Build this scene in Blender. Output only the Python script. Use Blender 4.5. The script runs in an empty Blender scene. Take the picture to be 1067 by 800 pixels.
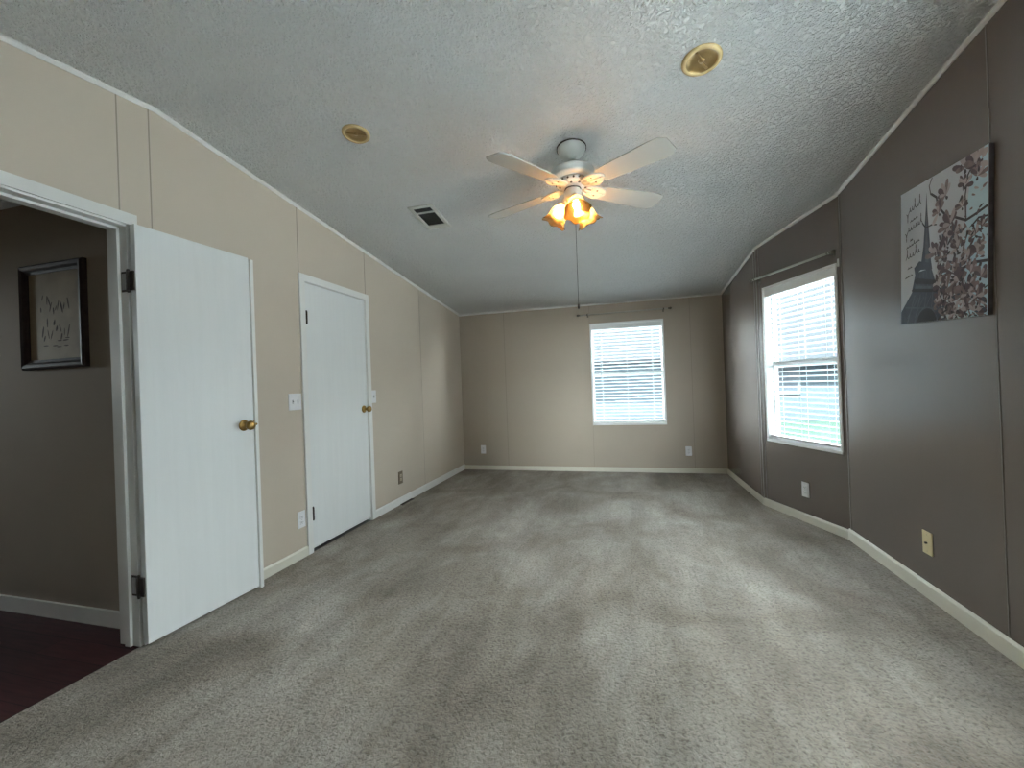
import bpy, bmesh, math, random
from mathutils import Vector, Matrix, Quaternion
R = math.radians
rng = random.Random(7)
SC = bpy.context.scene
COL = SC.collection

# ------------------------------------------------------------------ camera
CAMZ = 1.1621
cam_d = bpy.data.cameras.new('camera')
cam_d.sensor_fit = 'HORIZONTAL'; cam_d.sensor_width = 36.0
cam_d.lens = 442.12 / 1067 * 36.0
cam_d.clip_start = 0.02
cam = bpy.data.objects.new('camera', cam_d); COL.objects.link(cam)
ax_r = Vector((0.96514487, 0.25915479, -0.03652635))
ax_u = Vector((0.03591069, 0.00711097, 0.9993297))
ax_f = Vector((-0.25924081, 0.96580962, 0.00244331))
m = Matrix((ax_r, ax_u, -ax_f)).transposed().to_4x4(); m.translation = Vector((0, 0, CAMZ))
cam.matrix_world = m
SC.camera = cam

# ------------------------------------------------------------------ light and exposure
SKY = 76.0                      # luminance of the overcast sky
BULB = 210.0                    # luminance of the fan's light bulbs
EXPOSURE = 0.60
W = bpy.data.worlds.new('overcast_sky'); SC.world = W; W.use_nodes = True
bgn = W.node_tree.nodes['Background']
bgn.inputs['Color'].default_value = (0.92, 0.965, 1.0, 1); bgn.inputs['Strength'].default_value = SKY
SC.view_settings.view_transform = 'Standard'; SC.view_settings.look = 'None'
SC.view_settings.gamma = 1.0; SC.view_settings.exposure = EXPOSURE
SC.view_settings.use_curve_mapping = False
try:
    SC.cycles.max_bounces = 14; SC.cycles.diffuse_bounces = 8; SC.cycles.transparent_max_bounces = 24
    SC.cycles.sample_clamp_indirect = 6.0; SC.cycles.use_denoising = True
    SC.cycles.caustics_reflective = False; SC.cycles.caustics_refractive = False
except Exception:
    pass

SUN = 480.0                    # sun from behind the house, so it falls on the ground outside and not into the windows
sl_ = bpy.data.lights.new('sun', 'SUN'); sl_.energy = SUN; sl_.angle = R(3); sl_.color = (1.0, .985, .96)
so_ = bpy.data.objects.new('sun', sl_); COL.objects.link(so_)
so_.rotation_euler = Vector((.30, .30, -.905)).to_track_quat('-Z', 'Y').to_euler()

def portal(name, loc, rz, w, h):
    """guides sampling of the sky through a window opening; gives no light of its own"""
    l = bpy.data.lights.new(name, 'AREA'); l.shape = 'RECTANGLE'; l.size = w; l.size_y = h
    l.cycles.is_portal = True
    o = bpy.data.objects.new(name, l); COL.objects.link(o)
    o.location = loc; o.rotation_euler = (R(-90), 0, rz)      # -Z of the light faces -Y local (into the room)
    return o

# ------------------------------------------------------------------ materials
def mat(name, col, rough=0.6, metal=0.0, spec=0.5, var=0.0, vscale=3.0, bump=0.0, bscale=80.0, detail=3.0, bdist=0.01):
    M = bpy.data.materials.new(name); M.use_nodes = True
    nt = M.node_tree; b = nt.nodes['Principled BSDF']
    b.inputs['Base Color'].default_value = (*col, 1); b.inputs['Roughness'].default_value = rough
    b.inputs['Metallic'].default_value = metal; b.inputs['Specular IOR Level'].default_value = spec
    if var or bump:
        tc = nt.nodes.new('ShaderNodeTexCoord')
    if var:
        n = nt.nodes.new('ShaderNodeTexNoise'); n.inputs['Scale'].default_value = vscale; n.inputs['Detail'].default_value = 4
        r = nt.nodes.new('ShaderNodeMapRange'); r.inputs['To Min'].default_value = 1 - var; r.inputs['To Max'].default_value = 1 + var
        r.inputs['From Min'].default_value = .3; r.inputs['From Max'].default_value = .7
        x = nt.nodes.new('ShaderNodeMix'); x.data_type = 'RGBA'; x.blend_type = 'MULTIPLY'; x.inputs['Factor'].default_value = 1
        x.inputs['A'].default_value = (*col, 1)
        nt.links.new(tc.outputs['Object'], n.inputs['Vector']); nt.links.new(n.outputs['Fac'], r.inputs['Value'])
        nt.links.new(r.outputs['Result'], x.inputs['B']); nt.links.new(x.outputs['Result'], b.inputs['Base Color'])
    if bump:
        n2 = nt.nodes.new('ShaderNodeTexNoise'); n2.inputs['Scale'].default_value = bscale; n2.inputs['Detail'].default_value = detail
        bp = nt.nodes.new('ShaderNodeBump'); bp.inputs['Strength'].default_value = bump; bp.inputs['Distance'].default_value = bdist
        nt.links.new(tc.outputs['Object'], n2.inputs['Vector']); nt.links.new(n2.outputs['Fac'], bp.inputs['Height'])
        nt.links.new(bp.outputs['Normal'], b.inputs['Normal'])
    return M

WALL = (0.54, 0.468, 0.385)
TAUPE = (0.145, 0.121, 0.106)
M_wall = mat('beige_wall_panel', WALL, .48, var=.03, vscale=1.2, bump=.05, bscale=180, bdist=.002)
M_wall_shade = mat('beige_wall_panel_shaded', (0.415, 0.355, 0.285), .48, var=.03, vscale=1.2, bump=.05, bscale=180, bdist=.002)  # wall beige copied darker, so the back wall's shade sits in the colour
M_wseam = mat('beige_panel_joint', (0.30, 0.26, 0.21), .6)
M_taupe = mat('taupe_wall_panel', TAUPE,   .27, spec=.9, var=.04, vscale=1.2, bump=.04, bscale=120, bdist=.002)
M_tseam = mat('taupe_panel_batten', (0.135, 0.112, 0.097), .45)
M_white = mat('white_trim_paint', (0.78, 0.78, 0.76), .4, var=.02, vscale=4)
M_cream = mat('cream_baseboard_paint', (0.68, 0.66, 0.57), .45, var=.04, vscale=3)
M_vinyl = mat('white_vinyl', (0.82, 0.83, 0.83), .35, var=.01, vscale=5)
M_plate = mat('white_plastic_plate', (0.76, 0.76, 0.78), .35, var=.01, vscale=9)
M_slot = mat('dark_slot', (0.06, 0.06, 0.06), .6, var=.05)
M_grey = mat('grey_plastic', (0.42, 0.42, 0.44), .45, var=.03)
M_ivory = mat('ivory_plastic_plate', (0.66, 0.56, 0.33), .4, var=.02, vscale=9)
M_brownp = mat('bronze_plate', (0.16, 0.12, 0.075), .4, .3, var=.1, vscale=30)
M_tan = mat('tan_plastic', (0.45, 0.38, 0.27), .45, var=.03)
M_brass = mat('antique_brass', (0.33, 0.22, 0.075), .28, 1.0, var=.15, vscale=40)
M_hinge = mat('dark_bronze_hinge', (0.055, 0.045, 0.04), .45, .6, var=.1, vscale=40)
M_rod = mat('pewter_curtain_rod', (0.42, 0.40, 0.35), .4, .25, var=.05, vscale=20)
M_finial = mat('dark_pewter_finial', (0.16, 0.145, 0.12), .4, .6, var=.1, vscale=30)
M_cord = mat('blind_cord', (0.62, 0.66, 0.68), .7, var=.02)
M_wand = mat('clear_grey_wand', (0.30, 0.36, 0.40), .3, var=.02)
M_fan = mat('white_fan_enamel', (0.66, 0.67, 0.64), .3, var=.02, vscale=6)
M_fandark = mat('fan_vent_dark', (0.05, 0.04, 0.035), .6, var=.05)
M_blade = mat('white_fan_blade', (0.46, 0.455, 0.42), .5, var=.03, vscale=8)
M_goldring = mat('yellowed_trim_ring', (0.50, 0.37, 0.18), .45, .1, var=.05, vscale=20)
M_goldin = mat('brass_reflector', (0.24, 0.155, 0.06), .3, .7, var=.1, vscale=14)
M_ventw = mat('vent_white_metal', (0.60, 0.59, 0.55), .5, var=.03, vscale=20)
M_ventd = mat('vent_dark_duct', (0.02, 0.019, 0.018), .8, var=.05)
M_register = mat('brown_register_metal', (0.07, 0.055, 0.045), .5, .4, var=.1, vscale=30)
M_frame = mat('dark_wood_frame', (0.035, 0.022, 0.02), .55, spec=.25, var=.3, vscale=25)
M_hallwall = mat('hall_wall_paint', (0.37, 0.315, 0.26), .8, spec=.2, var=.04, vscale=2)
M_canvas_edge = mat('canvas_edge_dark', (0.12, 0.10, 0.105), .6, var=.3, vscale=25)

def node_mat(name):
    M = bpy.data.materials.new(name); M.use_nodes = True
    return M, M.node_tree, M.node_tree.nodes['Principled BSDF']

def ramp(nt, stops):
    r = nt.nodes.new('ShaderNodeValToRGB'); e = r.color_ramp.elements
    while len(e) > 1: e.remove(e[-1])
    e[0].position = stops[0][0]; e[0].color = (*stops[0][1], 1)
    for p, c in stops[1:]:
        k = e.new(p); k.color = (*c, 1)
    return r

def noise(nt, tc, scale, detail=4, rough=.5, sx=1, sy=1, sz=1, rz=0, dist=0):
    mp = nt.nodes.new('ShaderNodeMapping'); mp.inputs['Scale'].default_value = (sx, sy, sz); mp.inputs['Rotation'].default_value = (0, 0, rz)
    n = nt.nodes.new('ShaderNodeTexNoise'); n.inputs['Scale'].default_value = scale; n.inputs['Detail'].default_value = detail
    n.inputs['Roughness'].default_value = rough; n.inputs['Distortion'].default_value = dist
    nt.links.new(tc.outputs['Object'], mp.inputs['Vector']); nt.links.new(mp.outputs['Vector'], n.inputs['Vector'])
    return n

def mixc(nt, fac, a, b, mode='MIX'):
    x = nt.nodes.new('ShaderNodeMix'); x.data_type = 'RGBA'; x.blend_type = mode
    for s, v in (('Factor', fac), ('A', a), ('B', b)):
        if hasattr(v, 'is_output'): nt.links.new(v, x.inputs[s])
        elif s == 'Factor': x.inputs[s].default_value = v
        else: x.inputs[s].default_value = (*v, 1)
    return x.outputs['Result']

def carpet():
    M, nt, b = node_mat('beige_grey_carpet'); b.inputs['Roughness'].default_value = .95
    b.inputs['Specular IOR Level'].default_value = .1
    try: b.inputs['Sheen Weight'].default_value = .15; b.inputs['Sheen Roughness'].default_value = .6
    except Exception: pass
    tc = nt.nodes.new('ShaderNodeTexCoord')
    big = noise(nt, tc, 1.3, 3, .55, 1, .8, 1, R(8), .5)
    streak = noise(nt, tc, 2.6, 3, .5, 2.4, .55, 1, R(5), .4)     # vacuum and footprint streaks
    spot = noise(nt, tc, 5.5, 4, .6, 1, 1, 1, R(30), 1.2)
    fine = noise(nt, tc, 7, 3, .55, 2.6, .7, 1, R(-4), .8)
    tuft = noise(nt, tc, 72, 3, .72, dist=.5)
    base = ramp(nt, [(.36, (.190, .160, .128)), (.50, (.285, .252, .214)), (.64, (.365, .338, .305))])
    nt.links.new(big.outputs['Fac'], base.inputs['Fac'])
    sr = ramp(nt, [(.36, (.86, .85, .83)), (.50, (1, 1, 1)), (.66, (1.14, 1.14, 1.14))]); nt.links.new(streak.outputs['Fac'], sr.inputs['Fac'])
    sp = ramp(nt, [(.34, (.86, .85, .83)), (.46, (1, 1, 1)), (.60, (1, 1, 1)), (.70, (1.16, 1.16, 1.17))]); nt.links.new(spot.outputs['Fac'], sp.inputs['Fac'])
    tr = ramp(nt, [(.34, (.50, .49, .47)), (.48, (1, 1, 1)), (.68, (1.26, 1.25, 1.24))]); nt.links.new(tuft.outputs['Fac'], tr.inputs['Fac'])
    c = mixc(nt, .9, base.outputs['Color'], sr.outputs['Color'], 'MULTIPLY')
    c = mixc(nt, .8, c, sp.outputs['Color'], 'MULTIPLY')
    fr = ramp(nt, [(.36, (.84, .83, .81)), (.48, (1, 1, 1)), (.58, (1, 1, 1)), (.66, (1.14, 1.14, 1.15))]); nt.links.new(fine.outputs['Fac'], fr.inputs['Fac'])
    c = mixc(nt, .55, c, fr.outputs['Color'], 'MULTIPLY')
    c = mixc(nt, .9, c, tr.outputs['Color'], 'MULTIPLY')
    nt.links.new(c, b.inputs['Base Color'])
    bp = nt.nodes.new('ShaderNodeBump'); bp.inputs['Strength'].default_value = .8; bp.inputs['Distance'].default_value = .012
    nt.links.new(tuft.outputs['Fac'], bp.inputs['Height'])
    b2 = nt.nodes.new('ShaderNodeBump'); b2.inputs['Strength'].default_value = .35; b2.inputs['Distance'].default_value = .03
    nt.links.new(spot.outputs['Fac'], b2.inputs['Height']); nt.links.new(bp.outputs['Normal'], b2.inputs['Normal'])
    nt.links.new(b2.outputs['Normal'], b.inputs['Normal'])
    return M

def popcorn():
    M, nt, b = node_mat('textured_white_ceiling'); b.inputs['Roughness'].default_value = .8
    tc = nt.nodes.new('ShaderNodeTexCoord')
    n = noise(nt, tc, 55, 3, .6, dist=.6)
    big = noise(nt, tc, 1.5, 2)
    r = ramp(nt, [(.3, (.85, .86, .85)), (.7, (.89, .90, .89))]); nt.links.new(big.outputs['Fac'], r.inputs['Fac'])
    nt.links.new(r.outputs['Color'], b.inputs['Base Color'])
    rr = ramp(nt, [(.42, (0, 0, 0)), (.62, (1, 1, 1))]); nt.links.new(n.outputs['Fac'], rr.inputs['Fac'])
    bp = nt.nodes.new('ShaderNodeBump'); bp.inputs['Strength'].default_value = 1.0; bp.inputs['Distance'].default_value = .018
    nt.links.new(rr.outputs['Color'], bp.inputs['Height']); nt.links.new(bp.outputs['Normal'], b.inputs['Normal'])
    return M

def door_paint():
    M, nt, b = node_mat('white_woodgrain_door'); b.inputs['Roughness'].default_value = .38
    tc = nt.nodes.new('ShaderNodeTexCoord')
    n = noise(nt, tc, 1.0, 5, .6, 26, 26, 1.6, dist=.6)
    r = ramp(nt, [(.3, (.745, .765, .765)), (.7, (.775, .795, .795))]); nt.links.new(n.outputs['Fac'], r.inputs['Fac'])
    nt.links.new(r.outputs['Color'], b.inputs['Base Color'])
    bp = nt.nodes.new('ShaderNodeBump'); bp.inputs['Strength'].default_value = .12; bp.inputs['Distance'].default_value = .0015
    nt.links.new(n.outputs['Fac'], bp.inputs['Height']); nt.links.new(bp.outputs['Normal'], b.inputs['Normal'])
    return M

def glass_pane():
    M, nt, b = node_mat('window_glass'); nt.nodes.remove(b)
    out = nt.nodes['Material Output']
    t = nt.nodes.new('ShaderNodeBsdfTransparent'); t.inputs['Color'].default_value = (.93, .97, .97, 1)
    g = nt.nodes.new('ShaderNodeBsdfGlossy'); g.inputs['Roughness'].default_value = .02
    lw = nt.nodes.new('ShaderNodeFresnel'); lw.inputs['IOR'].default_value = 1.45
    mx = nt.nodes.new('ShaderNodeMixShader')
    ge = nt.nodes.new('ShaderNodeNewGeometry'); iv = nt.nodes.new('ShaderNodeMath'); iv.operation = 'SUBTRACT'; iv.inputs[0].default_value = 1
    mu = nt.nodes.new('ShaderNodeMath'); mu.operation = 'MULTIPLY'      # reflect once, at the outer face only
    nt.links.new(ge.outputs['Backfacing'], iv.inputs[1]); nt.links.new(iv.outputs[0], mu.inputs[0]); nt.links.new(lw.outputs['Fac'], mu.inputs[1])
    nt.links.new(mu.outputs[0], mx.inputs['Fac']); nt.links.new(t.outputs[0], mx.inputs[1]); nt.links.new(g.outputs[0], mx.inputs[2])
    nt.links.new(mx.outputs[0], out.inputs['Surface'])
    return M

def slat_mat():
    M, nt, b = node_mat('white_blind_slat'); out = nt.nodes['Material Output']
    b.inputs['Base Color'].default_value = (.62, .64, .65, 1); b.inputs['Roughness'].default_value = .6; b.inputs['Specular IOR Level'].default_value = .15
    tl = nt.nodes.new('ShaderNodeBsdfTranslucent'); tl.inputs['Color'].default_value = (.25, .28, .29, 1)
    mx = nt.nodes.new('ShaderNodeMixShader'); mx.inputs['Fac'].default_value = .05
    nt.links.new(b.outputs[0], mx.inputs[1]); nt.links.new(tl.outputs[0], mx.inputs[2]); nt.links.new(mx.outputs[0], out.inputs['Surface'])
    return M

def shade_glass():
    M, nt, b = node_mat('amber_glass_shade'); nt.nodes.remove(b); out = nt.nodes['Material Output']
    tc = nt.nodes.new('ShaderNodeTexCoord')
    n = noise(nt, tc, 45, 3)
    r = ramp(nt, [(.35, (.95, .60, .24)), (.65, (1.0, .76, .40))]); nt.links.new(n.outputs['Fac'], r.inputs['Fac'])
    tl = nt.nodes.new('ShaderNodeBsdfTranslucent'); nt.links.new(r.outputs['Color'], tl.inputs['Color'])
    tp = nt.nodes.new('ShaderNodeBsdfTransparent'); tp.inputs['Color'].default_value = (1, .80, .50, 1)
    gl = nt.nodes.new('ShaderNodeBsdfGlossy'); gl.inputs['Roughness'].default_value = .12
    m1 = nt.nodes.new('ShaderNodeMixShader'); m1.inputs['Fac'].default_value = .45
    nt.links.new(tl.outputs[0], m1.inputs[1]); nt.links.new(tp.outputs[0], m1.inputs[2])
    fr = nt.nodes.new('ShaderNodeFresnel'); fr.inputs['IOR'].default_value = 1.4
    m2 = nt.nodes.new('ShaderNodeMixShader'); nt.links.new(fr.outputs[0], m2.inputs['Fac'])
    nt.links.new(m1.outputs[0], m2.inputs[1]); nt.links.new(gl.outputs[0], m2.inputs[2]); nt.links.new(m2.outputs[0], out.inputs['Surface'])
    return M

def emit(name, col, s):
    M, nt, b = node_mat(name)
    b.inputs['Base Color'].default_value = (1, .9, .7, 1)
    b.inputs['Emission Color'].default_value = (*col, 1); b.inputs['Emission Strength'].default_value = s
    return M

def wood_floor():
    M, nt, b = node_mat('dark_cherry_floor'); b.inputs['Roughness'].default_value = .65; b.inputs['Specular IOR Level'].default_value = .2
    tc = nt.nodes.new('ShaderNodeTexCoord')
    n = noise(nt, tc, 6, 5, .6, 1, 12, 1)
    r = ramp(nt, [(.3, (.030, .007, .008)), (.7, (.060, .015, .016))]); nt.links.new(n.outputs['Fac'], r.inputs['Fac'])
    br = nt.nodes.new('ShaderNodeTexBrick'); br.inputs['Scale'].default_value = 1; br.inputs['Brick Width'].default_value = .9
    br.inputs['Row Height'].default_value = .12; br.inputs['Mortar Size'].default_value = .002
    br.inputs['Color1'].default_value = (1, 1, 1, 1); br.inputs['Color2'].default_value = (.75, .75, .75, 1); br.inputs['Mortar'].default_value = (.3, .3, .3, 1)
    nt.links.new(tc.outputs['Object'], br.inputs['Vector'])
    c = mixc(nt, 1, r.outputs['Color'], br.outputs['Color'], 'MULTIPLY'); nt.links.new(c, b.inputs['Base Color'])
    return M

def siding(name, col, step=.11):
    M, nt, b = node_mat(name); b.inputs['Roughness'].default_value = .8; b.inputs['Specular IOR Level'].default_value = 0
    tc = nt.nodes.new('ShaderNodeTexCoord')
    w = nt.nodes.new('ShaderNodeTexWave'); w.wave_type = 'BANDS'; w.bands_direction = 'Z'; w.wave_profile = 'SAW'
    w.inputs['Scale'].default_value = 1 / step / 3.14; nt.links.new(tc.outputs['Object'], w.inputs['Vector'])
    r = ramp(nt, [(0, tuple(c * .8 for c in col)), (.12, col), (1, col)]); nt.links.new(w.outputs['Fac'], r.inputs['Fac'])
    nt.links.new(r.outputs['Color'], b.inputs['Base Color'])
    return M

def grass():
    M, nt, b = node_mat('pale_lawn'); b.inputs['Roughness'].default_value = .9; b.inputs['Specular IOR Level'].default_value = 0
    tc = nt.nodes.new('ShaderNodeTexCoord'); n = noise(nt, tc, 1.2, 6, .7)
    r = ramp(nt, [(.3, (.0019, .0034, .0028)), (.7, (.0027, .0043, .0036))]); nt.links.new(n.outputs['Fac'], r.inputs['Fac'])
    nt.links.new(r.outputs['Color'], b.inputs['Base Color']); return M

M_carpet = carpet(); M_ceil = popcorn(); M_door = door_paint(); M_glass = glass_pane(); M_slat = slat_mat()
M_shade = shade_glass(); M_bulb = emit('warm_bulb', (1.0, .74, .42), BULB); M_hfloor = wood_floor()
M_lawn = grass()
M_side1 = siding('pale_blue_siding', (.0056, .0076, .0088)); M_side2 = siding('grey_blue_siding', (.0056, .0074, .0086))
M_roof = mat('shingle_roof', (.0025, .0030, .0034), .9, spec=0, var=.2, vscale=12)
M_hglass = mat('far_window_glass', (.003, .0045, .006), .5, spec=.05, var=.1)
M_htrim = mat('far_window_trim', (.011, .013, .014), .8, spec=0, var=.02)

# ------------------------------------------------------------------ mesh helpers
class MB:
    """collects shapes, then links them as ONE mesh object"""
    def __init__(s, *mats): s.bm = bmesh.new(); s.mats = list(mats)
    def _mark(s, faces, mi, smooth=False):
        for f in faces: f.material_index = mi; f.smooth = smooth
    def poly(s, verts, faces, mi=0, smooth=False):
        v = [s.bm.verts.new(p) for p in verts]; fs = []
        for f in faces:
            try: fs.append(s.bm.faces.new([v[i] for i in f]))
            except ValueError: pass
        s._mark(fs, mi, smooth); return s
    def box(s, x0, x1, y0, y1, z0, z1, mi=0):
        P = [(x, y, z) for x in (x0, x1) for y in (y0, y1) for z in (z0, z1)]
        return s.poly(P, [(0, 1, 3, 2), (4, 6, 7, 5), (0, 4, 5, 1), (2, 3, 7, 6), (0, 2, 6, 4), (1, 5, 7, 3)], mi)
    def rbox(s, x0, x1, y0, y1, z0, z1, b, mi=0, seg=2):
        t = bmesh.new()
        bmesh.ops.create_cube(t, size=1, matrix=Matrix.Translation(((x0+x1)/2, (y0+y1)/2, (z0+z1)/2)) @ Matrix.Diagonal((x1-x0, y1-y0, z1-z0, 1)))
        bmesh.ops.bevel(t, geom=t.edges[:], offset=b, segments=seg, affect='EDGES', profile=.5)
        return s.merge(t, mi)
    def merge(s, t, mi=0, smooth=False, M=None):
        if M: bmesh.ops.transform(t, matrix=M, verts=t.verts)
        d = {v: s.bm.verts.new(v.co) for v in t.verts}; fs = []
        for f in t.faces:
            try: fs.append(s.bm.faces.new([d[v] for v in f.verts]))
            except ValueError: pass
        s._mark(fs, mi, smooth); t.free(); return s
    def prism(s, pts, y0, y1, mi=0):
        """polygon in x,z extruded along y"""
        n = len(pts)
        V = [(x, y0, z) for x, z in pts] + [(x, y1, z) for x, z in pts]
        F = [tuple(range(n)), tuple(range(2*n-1, n-1, -1))] + [(i, n+i, n+(i+1) % n, (i+1) % n) for i in range(n)]
        return s.poly(V, F, mi)
    def prismz(s, pts, z0, z1, mi=0):
        n = len(pts)
        V = [(x, y, z0) for x, y in pts] + [(x, y, z1) for x, y in pts]
        F = [tuple(range(n-1, -1, -1)), tuple(range(n, 2*n))] + [(i, (i+1) % n, n+(i+1) % n, n+i) for i in range(n)]
        return s.poly(V, F, mi)
    def lathe(s, prof, seg=32, mi=0, M=None, cap=True, wave=None):
        """profile of (radius, z) turned about z"""
        V = []; F = []; n = len(prof)
        for k in range(seg):
            a = 2*math.pi*k/seg
            for i, (r, z) in enumerate(prof):
                zz = z
                if wave: r, zz = wave(i, a, r, z)
                V.append((r*math.cos(a), r*math.sin(a), zz))
        for k in range(seg):
            q = (k+1) % seg
            for i in range(n-1):
                F.append((k*n+i, q*n+i, q*n+i+1, k*n+i+1))
        if cap:
            if prof[0][0] > 1e-5: F.append(tuple(k*n for k in range(seg))[::-1])
            if prof[-1][0] > 1e-5: F.append(tuple(k*n+n-1 for k in range(seg)))
        if M: V = [tuple(M @ Vector(v)) for v in V]
        return s.poly(V, F, mi, True)
    def tube(s, pts, r, seg=8, mi=0):
        pts = [Vector(p) for p in pts]; rs = r if isinstance(r, (list, tuple)) else [r]*len(pts)
        V = []; F = []
        for i, p in enumerate(pts):
            t = (pts[min(i+1, len(pts)-1)] - pts[max(i-1, 0)]).normalized()
            a = t.orthogonal().normalized() if i == 0 else (a - t*a.dot(t)).normalized()
            b = t.cross(a)
            for k in range(seg):
                g = 2*math.pi*k/seg; V.append(tuple(p + (a*math.cos(g) + b*math.sin(g))*rs[i]))
        for i in range(len(pts)-1):
            for k in range(seg):
                q = (k+1) % seg; F.append((i*seg+k, i*seg+q, (i+1)*seg+q, (i+1)*seg+k))
        F.append(tuple(range(seg))[::-1]); F.append(tuple((len(pts)-1)*seg+k for k in range(seg)))
        return s.poly(V, F, mi, True)
    def ball(s, c, r, mi=0, sc=(1, 1, 1)):
        t = bmesh.new(); bmesh.ops.create_uvsphere(t, u_segments=20, v_segments=12, radius=r)
        return s.merge(t, mi, True, Matrix.Translation(c) @ Matrix.Diagonal((*sc, 1)))
    def build(s, name, parent=None, loc=None, rz=None, smooth_angle=None):
        bmesh.ops.remove_doubles(s.bm, verts=s.bm.verts, dist=1e-6)
        bmesh.ops.recalc_face_normals(s.bm, faces=s.bm.faces)
        me = bpy.data.meshes.new(name); s.bm.to_mesh(me); s.bm.free()
        for q in s.mats: me.materials.append(q)
        o = bpy.data.objects.new(name, me); COL.objects.link(o)
        if parent: o.parent = parent
        if loc is not None: o.location = loc
        if rz is not None: o.rotation_euler.z = rz
        return o

def tag(o, label=None, cat=None, group=None, kind=None):
    if label: o['label'] = label
    if cat: o['category'] = cat
    if group: o['group'] = group
    if kind: o['kind'] = kind
    return o

def empty(name, loc=(0, 0, 0), rz=0.0):
    o = bpy.data.objects.new(name, None); o.empty_display_size = .1; COL.objects.link(o)
    o.location = loc; o.rotation_euler.z = rz
    return o

def struct(o, label=None): return tag(o, label, kind='structure')

def copy_tree(o, parent=None):
    c = o.copy(); COL.objects.link(c)
    if parent: c.parent = parent
    for ch in list(o.children): copy_tree(ch, c)
    return c

# ------------------------------------------------------------------ the room
XL = -2.2437                       # left wall plane
YB = 5.6058                        # back wall plane
YF = -2.40                         # wall behind the camera
RIDGE, ZR = 1.604, 2.6192
SL = 0.11035
def ceil_z(y): return ZR - SL*abs(y - RIDGE)
A0 = Vector((1.1515, YB, 0)); A1 = Vector((1.172, 4.273, 0)); A2 = Vector((1.471, 3.460, 0))
A3 = A2 + (Vector((1.446, 2.09, 0)) - A2) * ((A2.y - YF) / (A2.y - 2.09))
TH = .12
def frame(P, Q):
    """angle of a wall read left to right from inside, and its length"""
    d = Q - P; return math.atan2(d.y, d.x), d.length
TB = 0.0; TLft = R(90)
T1, L1 = frame(A0, A1); T2, L2 = frame(A1, A2); T3, L3 = frame(A2, A3)

def top(P, th):
    return lambda u: ceil_z(P.y + math.sin(th)*u) + .02

def wall(name, P, th, us, zt, mats, seams=(), thick=TH, label=None):
    """us: list of (u0, u1, z0, z1 or None for up to the ceiling)"""
    b = MB(*mats)
    for u0, u1, z0, z1 in us:
        if z1 is None:
            pts = [(u0, z0), (u1, z0), (u1, zt(u1))]
            ur = (RIDGE - P.y)/math.sin(th) if abs(math.sin(th)) > .5 else None
            if ur is not None and u0 < ur < u1: pts.append((ur, zt(ur)))
            pts.append((u0, zt(u0)))
        else: pts = [(u0, z0), (u1, z0), (u1, z1), (u0, z1)]
        b.prism(pts, 0, thick)
    for s in seams:
        u, w, z0, z1 = s[:4]; pr = s[4] if len(s) > 4 else .0015
        b.box(u-w/2, u+w/2, -pr, .004, z0, z1 if z1 else zt(u)-.03, 1)
    return struct(b.build(name, loc=P, rz=th), label)

# left wall: hall doorway and closed door
PL = Vector((XL, 0, 0))
H0, H1, HZ = .76, 1.478, 1.992          # hall opening along y
D0, D1, DZ = 2.592, 3.346, 1.978        # closed door opening
zl = top(PL, TLft)
wall('wall_left', PL, TLft, [(YF, H0, 0, None), (H0, H1, HZ, None), (H1, D0, 0, None), (D0, D1, DZ, None), (D1, YB+.1, 0, None)], zl, [M_wall, M_wseam],
     [(1.438, .005, 2.037, None), (1.577, .005, 0, None), (2.553, .005, 2.02, None), (3.362, .005, 2.03, None), (4.40, .004, .07, None, .0006), (.3, .005, 0, None)])
# back wall
PB = Vector((XL, YB, 0)); ub = lambda x: x - XL
WB = (-.433, .477, .600, 1.920)
zb = lambda u: ceil_z(YB) + .02
ue = A0.x - XL + .15
wall('wall_back', PB, TB, [(-.1, ub(WB[0]), 0, None), (ub(WB[0]), ub(WB[1]), 0, WB[2]), (ub(WB[0]), ub(WB[1]), WB[3], None), (ub(WB[1]), ue, 0, None)], zb, [M_wall_shade, M_wseam],
     [(ub(-1.592), .006, .05, None), (ub(-.432), .004, .05, .59), (ub(-.432), .004, 1.93, None), (ub(.785), .005, .05, None)])
# right wall: three panels, the window sits in the angled one
W2 = (.070, .842, .588, 1.937)
wall('wall_right', A0, T1, [(-.1, L1, 0, None)], top(A0, T1), [M_taupe, M_tseam], [(L1-.075, .012, .05, None, .003), (L1-.012, .024, .05, None, .004)])
wall('wall_right_window', A1, T2, [(0, W2[0], 0, None), (W2[0], W2[1], 0, W2[2]), (W2[0], W2[1], W2[3], None), (W2[1], L2, 0, None)], top(A1, T2), [M_taupe, M_tseam],
     [(.03, .012, .05, None, .003)])
W3 = (1.60, 3.20, .55, 2.0)             # unseen second window, added on this side to light the room
wall('wall_right_front', A2, T3, [(0, W3[0], 0, None), (W3[0], W3[1], 0, W3[2]), (W3[0], W3[1], W3[3], None), (W3[1], L3+.1, 0, None)], top(A2, T3), [M_taupe, M_tseam],
     [(.022, .014, .05, None, .003), (1.308, .007, .05, None, .0012)])
# wall behind the camera with a wide window
PF = Vector((A3.x + .1, YF, 0)); TF = R(180); LF = A3.x + .1 - XL
wall('wall_front', PF, TF, [(-.1, LF+.1, 0, None)], lambda u: ceil_z(YF)+.02, [M_wall, M_wseam])

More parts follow.
